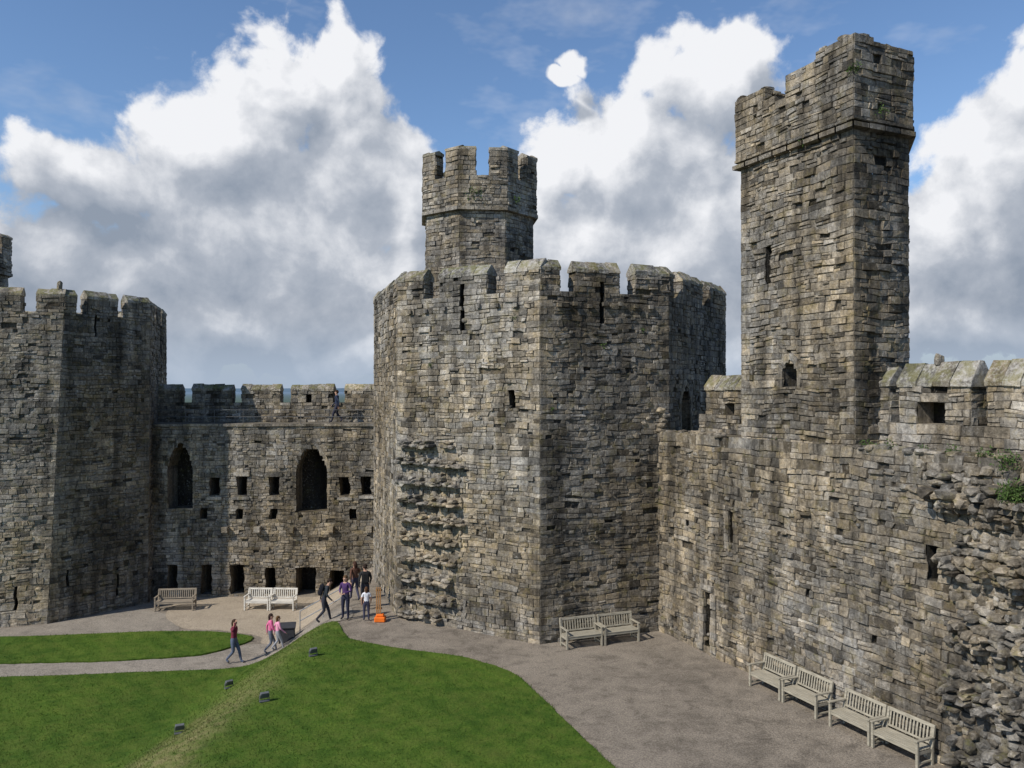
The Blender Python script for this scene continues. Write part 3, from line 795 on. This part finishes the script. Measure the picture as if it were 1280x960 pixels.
# ================================================================== PEOPLE
SKIN = simple_mat('skin', (.50, .30, .21), .08, 8, .6, 0)
MATC = {}
def cloth(c):
    k = tuple(c)
    if k not in MATC: MATC[k] = simple_mat('cloth_%d' % len(MATC), c, .2, 12, .9, .3)
    return MATC[k]
def person(name, x, y, head, H, topc, legc, hairc, legs='walk', arms='swing', lean=0, pack=None, z=None, hair='long', shoe=(.05, .045, .04), sleeve='long', mirror=1):
    k = H/1.75
    J = {}; E = []
    def j(n, p, r, lab): J[n] = (Vector(p), r, lab)
    j('pel', (0, 0, .96), (.150, .115), 'leg'); j('waist', (0, .0, 1.10), (.135, .10), 'top'); j('chest', (0, .02, 1.30), (.165, .12), 'top')
    j('up', (0, .01, 1.43), (.12, .09), 'top'); j('neck', (0, .02, 1.50), (.055, .055), 'skin'); j('hd0', (0, .035, 1.575), (.072, .082), 'skin'); j('hd1', (0, .035, 1.665), (.078, .092), 'skin'); j('hd2', (0, .025, 1.725), (.055, .065), 'skin')
    E += [('pel', 'waist'), ('waist', 'chest'), ('chest', 'up'), ('up', 'neck'), ('neck', 'hd0'), ('hd0', 'hd1'), ('hd1', 'hd2')]
    if legs == 'walk': K = {-1: ((-.1, .17, .52), (-.1, .26, .10), (-.11, .42, .035)), 1: ((.1, .03, .50), (.1, -.27, .17), (.11, -.14, .04))}
    else: K = {-1: ((-.11, .03, .50), (-.12, .0, .09), (-.14, .15, .035)), 1: ((.11, .02, .50), (.12, -.02, .09), (.15, .13, .035))}
    for s in (-1, 1):
        a, b, c = K[s*mirror]
        a, b, c = [(q[0]*mirror, q[1], q[2]) for q in (a, b, c)]
        t = 'L' if s < 0 else 'R'
        j('hip'+t, (s*.10, 0, .88), (.10, .10), 'leg'); j('kn'+t, a, (.066, .066), 'leg'); j('an'+t, b, (.045, .045), 'leg'); j('to'+t, c, (.042, .034), 'shoe')
        E += [('pel', 'hip'+t), ('hip'+t, 'kn'+t), ('kn'+t, 'an'+t), ('an'+t, 'to'+t)]
    sw = .17 if legs == 'walk' else .03
    AR = {-1: ((-.25, -.04-sw*.6, 1.17), (-.24, .04-sw, .93)), 1: ((.25, .02+sw*.3, 1.17), (.23, .12+sw, .96))}
    if arms == 'head': AR[1] = ((.33, .12, 1.38), (.16, .13, 1.62))
    if arms == 'carry': AR = {-1: ((-.25, .0, 1.17), (-.12, .25, 1.12)), 1: ((.25, .0, 1.17), (.12, .25, 1.12))}
    hands = []
    for s in (-1, 1):
        t = 'L' if s < 0 else 'R'; e, w = AR[s]
        j('sh'+t, (s*.175, .0, 1.415), (.068, .065), 'top'); j('el'+t, e, (.046, .046), 'top' if sleeve == 'long' else 'skin'); j('wr'+t, w, (.030, .030), 'top' if sleeve == 'long' else 'skin')
        dv = (Vector(w)-Vector(e)).normalized(); j('ha'+t, Vector(w)+dv*.085, (.040, .022), 'skin')
        E += [('up', 'sh'+t), ('sh'+t, 'el'+t), ('el'+t, 'wr'+t), ('wr'+t, 'ha'+t)]
        hands.append((Vector(w)+dv*.06, dv, s))
    def bend(p):
        p = Vector(p)
        if p.z > .96:
            a = math.radians(lean); dz = p.z-.96; yy = p.y
            p = Vector((p.x, yy*math.cos(a)+dz*math.sin(a), .96+dz*math.cos(a)-yy*math.sin(a)))
        return p
    names = list(J); idx = {n_: i for i, n_ in enumerate(names)}
    me = bpy.data.meshes.new(name+'_sk'); me.from_pydata([bend(J[n_][0])*k for n_ in names], [(idx[a], idx[b]) for a, b in E], [])
    ob = bpy.data.objects.new(name+'_sk', me); COL.objects.link(ob)
    md = ob.modifiers.new('s', 'SKIN'); md.use_smooth_shade = True
    if not me.skin_vertices: 
        bpy.context.view_layer.objects.active = ob; bpy.ops.mesh.customdata_skin_add()
    for i, n_ in enumerate(names):
        me.skin_vertices[0].data[i].radius = (J[n_][1][0]*k, J[n_][1][1]*k); me.skin_vertices[0].data[i].use_root = (n_ == 'pel')
    s2 = ob.modifiers.new('ss', 'SUBSURF'); s2.levels = 2; s2.render_levels = 2
    dg = bpy.context.evaluated_depsgraph_get(); body = bpy.data.meshes.new_from_object(ob.evaluated_get(dg)); bpy.data.objects.remove(ob)
    mats = {'top': cloth(topc), 'leg': cloth(legc), 'skin': SKIN, 'shoe': cloth(shoe), 'hair': cloth(hairc)}
    order = list(mats); body.materials.clear()
    for m_ in order: body.materials.append(mats[m_])
    if pack: body.materials.append(cloth(pack))
    segs_ = [(bend(J[a][0])*k, bend(J[b][0])*k, J[a][2], J[b][2]) for a, b in E]
    for pg in body.polygons:
        c = pg.center; best = 1e9; lab = 'top'
        for a, b, la, lb in segs_:
            ab = b-a; t = max(0, min(1, (c-a).dot(ab)/ab.length_squared)); dd = (c-(a+ab*t)).length
            if dd < best: best = dd; lab = la if t < .62 else lb
        pg.material_index = order.index(lab); pg.use_smooth = True
    bm = bmesh.new(); bm.from_mesh(body)
    def blob(c, s, mi):
        r = bmesh.ops.create_icosphere(bm, subdivisions=2, radius=1, matrix=Matrix.Translation(bend(c)*k) @ Matrix.Diagonal((s[0]*k, s[1]*k, s[2]*k, 1)))
        for v in r['verts']:
            for f in v.link_faces: f.material_index = mi; f.smooth = True
    hi = order.index('hair'); si = order.index('skin')
    blob((0, .012, 1.70), (.088, .098, .085), hi)
    if hair == 'long': blob((0, -.05, 1.62), (.085, .055, .13), hi); blob((0, -.06, 1.53), (.07, .035, .09), hi)
    else: blob((0, -.03, 1.66), (.084, .07, .075), hi)
    blob((0, .125, 1.63), (.012, .018, .02), si)
    for s in (-1, 1):
        blob((s*.083, .03, 1.635), (.012, .022, .03), si); blob((s*.03, .112, 1.655), (.011, .007, .008), hi)
    blob((0, .113, 1.592), (.024, .006, .006), order.index('shoe'))
    for hp, dv, s in hands:
        side = Vector((0, 1, 0)) if abs(dv.y) < .7 else Vector((1, 0, 0)); side = (side-dv*side.dot(dv)).normalized()
        for q in range(5):
            ln = (.045, .075, .082, .076, .06)[q]; offs = (-.042, -.026, -.009, .009, .026)[q]
            st = hp+side*offs+dv*(.0 if q == 0 else .045); dr = (dv+side*(-.7 if q == 0 else offs*3)+Vector((-s*.2, 0, 0))).normalized()
            a0 = bend(st)*k; a1 = bend(st+dr*ln)*k
            r = bmesh.ops.create_cone(bm, cap_ends=True, segments=6, radius1=.010*k, radius2=.007*k, depth=(a1-a0).length, matrix=Matrix.Translation((a0+a1)/2) @ (a1-a0).to_track_quat('Z', 'Y').to_matrix().to_4x4())
            for v in r['verts']:
                for f in v.link_faces: f.material_index = si
    if pack:
        r = bmesh.ops.create_cube(bm, size=1, matrix=Matrix.Translation(bend((0, -.2, 1.26))*k) @ Matrix.Rotation(-math.radians(lean), 4, 'X') @ Matrix.Diagonal((.30*k, .19*k, .44*k, 1)))
        r2 = bmesh.ops.bevel(bm, geom=list({e for v in r['verts'] for e in v.link_edges}), offset=.05*k, segments=3, affect='EDGES')
        for v in list({v for f in r2['faces'] for v in f.verts}):
            for f in v.link_faces: f.material_index = len(order)
    bm.to_mesh(body); bm.free(); body.name = name
    o = bpy.data.objects.new(name, body)
    o.location = (x, y, (TZ(x, y)+.015) if z is None else z); o.rotation_euler = (0, 0, head); COL.objects.link(o); return o
person('woman_walking', -10.75, 31.0, math.radians(-100), 1.68, (.16, .03, .05), (.10, .12, .17), (.05, .03, .02), arms='head')
person('woman_in_pink', -9.55, 31.7, math.radians(-70), 1.55, (.62, .14, .28), (.13, .14, .17), (.04, .025, .02))
person('girl_in_pink', -9.2, 31.5, math.radians(-60), 1.35, (.75, .32, .45), (.30, .30, .32), (.10, .05, .02), mirror=-1)
person('man_with_backpack', -7.45, 31.7, math.radians(-80), 1.75, (.03, .035, .04), (.04, .04, .05), (.03, .02, .015), lean=18, pack=(.02, .02, .025), hair='short')
person('woman_in_purple', -6.5, 31.3, math.radians(165), 1.70, (.08, .04, .12), (.03, .03, .05), (.10, .06, .03), legs='stand', arms='carry')
person('child', -5.65, 31.1, math.radians(10), 1.3, (.70, .70, .72), (.05, .05, .08), (.08, .04, .02), legs='stand', sleeve='short')
person('man_with_backpack', -6.05, 33.0, math.radians(15), 1.78, (.03, .03, .03), (.05, .05, .06), (.03, .02, .015), legs='walk', pack=(.02, .02, .02), hair='short')
person('woman_walking', -6.7, 34.2, math.radians(30), 1.65, (.12, .06, .04), (.05, .05, .08), (.06, .03, .02), legs='walk')
person('walker', -9.25, 42.3, math.radians(90), 1.7, (.03, .04, .07), (.04, .04, .06), (.04, .02, .01), legs='walk', z=7.255, hair='short')

# ================================================================== WORLD
sx, sy = -.80, -.60; el = math.radians(42)
w = bpy.data.worlds.new('World'); scene.world = w; w.use_nodes = True; nt = w.node_tree; nt.nodes.clear()
try: w.cycles.sampling_method = 'MANUAL'; w.cycles.sample_map_resolution = 256
except Exception as ex: print(ex)
out = N(nt, 'ShaderNodeOutputWorld'); bg = N(nt, 'ShaderNodeBackground'); bg2 = N(nt, 'ShaderNodeBackground'); mixs = N(nt, 'ShaderNodeMixShader')
sky = N(nt, 'ShaderNodeTexSky', sky_type='NISHITA'); sky.sun_disc = False; sky.sun_elevation = el; sky.sun_rotation = math.atan2(sx, sy)
sky.air_density = 1.0; sky.dust_density = .1; sky.ozone_density = 5; sky.altitude = 50
nt.links.new(sky.outputs[0], bg.inputs[0]); bg.inputs[1].default_value = .14
grp = bpy.data.node_groups.new('cloud_density', 'ShaderNodeTree')
grp.interface.new_socket('V', in_out='INPUT', socket_type='NodeSocketVector'); grp.interface.new_socket('D', in_out='OUTPUT', socket_type='NodeSocketFloat')
gi = grp.nodes.new('NodeGroupInput'); go = grp.nodes.new('NodeGroupOutput')
v = gi.outputs[0]
wn = N(grp, 'ShaderNodeTexNoise'); grp.links.new(v, wn.inputs['Vector']); wn.inputs['Scale'].default_value = 11; wn.inputs['Detail'].default_value = 3
wv = VM(grp, 'MULTIPLY', VM(grp, 'SUBTRACT', wn.outputs['Color'], (.5, .5, .5)), (.12, .12, .0))
vw = VM(grp, 'ADD', v, wv)
BL = [(350, 105, 95, 60), (420, 85, 55, 58), (270, 175, 130, 75), (440, 190, 80, 120), (110, 215, 95, 55), (320, 300, 230, 140), (90, 350, 180, 90), (510, 260, 60, 90), (530, 350, 120, 80),
      (890, 95, 100, 62), (935, 62, 55, 36), (800, 190, 140, 80), (710, 200, 60, 50), (880, 300, 200, 150), (700, 330, 190, 110), (330, 400, 200, 60),
      (720, 72, 26, 22), (700, 98, 26, 16), (1250, 190, 90, 80), (1210, 300, 110, 100), (1290, 120, 60, 50), (1180, 400, 160, 60), (60, 440, 300, 45), (640, 440, 700, 40)]
acc = None
for (u_, v_, ru, rv) in BL:
    cx = math.atan((u_-640)/1000); cy = math.atan((487-v_)/1000*math.cos(cx))
    q = VM(grp, 'DIVIDE', VM(grp, 'SUBTRACT', vw, (cx, cy, 0)), (ru/1000*.95, rv/1000, 1))
    dd = MATH(grp, 'SUBTRACT', 1., VM(grp, 'LENGTH', q))
    if acc is None: acc = dd
    else:
        n_ = N(grp, 'ShaderNodeMath', operation='SMOOTH_MAX'); grp.links.new(acc, n_.inputs[0]); grp.links.new(dd, n_.inputs[1]); n_.inputs[2].default_value = .2; acc = n_.outputs[0]
acc = MATH(grp, 'MINIMUM', MATH(grp, 'MAXIMUM', acc, -0.5), .75)
f1 = NOISE(grp, v, 12, 8, .6, .2)
den = MATH(grp, 'ADD', MATH(grp, 'MULTIPLY', acc, .75), MATH(grp, 'MULTIPLY', MATH(grp, 'SUBTRACT', f1, .5), 1.3))
grp.links.new(den, go.inputs[0])
tc = N(nt, 'ShaderNodeTexCoord'); sp = N(nt, 'ShaderNodeSeparateXYZ'); nt.links.new(tc.outputs['Generated'], sp.inputs[0])
az = MATH(nt, 'ARCTAN2', sp.outputs[0], sp.outputs[1]); elv = MATH(nt, 'ARCSINE', sp.outputs[2])
cv = N(nt, 'ShaderNodeCombineXYZ'); nt.links.new(az, cv.inputs[0]); nt.links.new(elv, cv.inputs[1]); cv.inputs[2].default_value = 0
def G(vec):
    g_ = N(nt, 'ShaderNodeGroup'); g_.node_tree = grp; nt.links.new(vec, g_.inputs[0]); return g_.outputs[0]
D0 = G(cv.outputs[0]); D1 = G(VM(nt, 'ADD', cv.outputs[0], (-.025, .04, 0)))
alpha = MAPR(nt, D0, -.08, .15, 0, 1, True)
df = MATH(nt, 'SUBTRACT', D0, D1)
soft = NOISE(nt, cv.outputs[0], 5, 3, .55)
lit = MATH(nt, 'ADD', .58, MATH(nt, 'MULTIPLY', df, .9))
lit = MATH(nt, 'ADD', lit, MATH(nt, 'MULTIPLY', MATH(nt, 'SUBTRACT', soft, .5), 1.3))
lit = MATH(nt, 'ADD', lit, MAPR(nt, elv, .06, .38, -.32, .22))
lit = MATH(nt, 'SUBTRACT', lit, MAPR(nt, az, -.1, -.4, 0, .14), clamp=True)
cc = N(nt, 'ShaderNodeValToRGB'); nt.links.new(lit, cc.inputs[0]); e = cc.color_ramp.elements
e[0].position = 0; e[0].color = (.28, .33, .41, 1); e[1].position = .92; e[1].color = (.89, .90, .93, 1)
k_ = e.new(.4); k_.color = (.44, .48, .55, 1)
haze = MAPR(nt, elv, .0, .10, .6, 0, True)
ccol = MIX(nt, haze, cc.outputs[0], (.47, .57, .71))
nt.links.new(ccol, bg2.inputs[0]); bg2.inputs[1].default_value = 1.0
alpha = MATH(nt, 'MAXIMUM', alpha, MAPR(nt, elv, .0, .16, 1, 0, True))
mpw = N(nt, 'ShaderNodeMapping'); mpw.inputs['Scale'].default_value = (2.2, 5, 1); mpw.inputs['Rotation'].default_value = (0, 0, .5); nt.links.new(cv.outputs[0], mpw.inputs[0])
wisp = MAPR(nt, NOISE(nt, mpw.outputs[0], 1.8, 5, .62), .54, .78, 0, .4)
alpha = MATH(nt, 'MAXIMUM', alpha, wisp)
nt.links.new(alpha, mixs.inputs[0]); nt.links.new(bg.outputs[0], mixs.inputs[1]); nt.links.new(bg2.outputs[0], mixs.inputs[2])
nt.links.new(mixs.outputs[0], out.inputs[0])

sun = bpy.data.lights.new('sun', 'SUN'); sun.energy = 4.5; sun.angle = math.radians(.5); sun.color = (1, .945, .86)
so = bpy.data.objects.new('sun', sun); COL.objects.link(so)
hs = Vector((sx, sy)).normalized()*math.cos(el); so.rotation_euler = Vector((hs.x, hs.y, math.sin(el))).to_track_quat('Z', 'Y').to_euler()

cam = bpy.data.cameras.new('camera'); cam.sensor_width = 36; cam.lens = 28.125; cam.clip_end = 20000; cam.clip_start = .1
co = bpy.data.objects.new('camera', cam); co.location = (0, 0, 9); co.rotation_euler = (math.radians(90.4), 0, 0); COL.objects.link(co)
scene.camera = co
scene.view_settings.view_transform = 'Standard'; scene.view_settings.look = 'None'; scene.view_settings.exposure = 0
print('OK verts', sum(len(o.data.vertices) for o in COL.objects if o.type == 'MESH'))
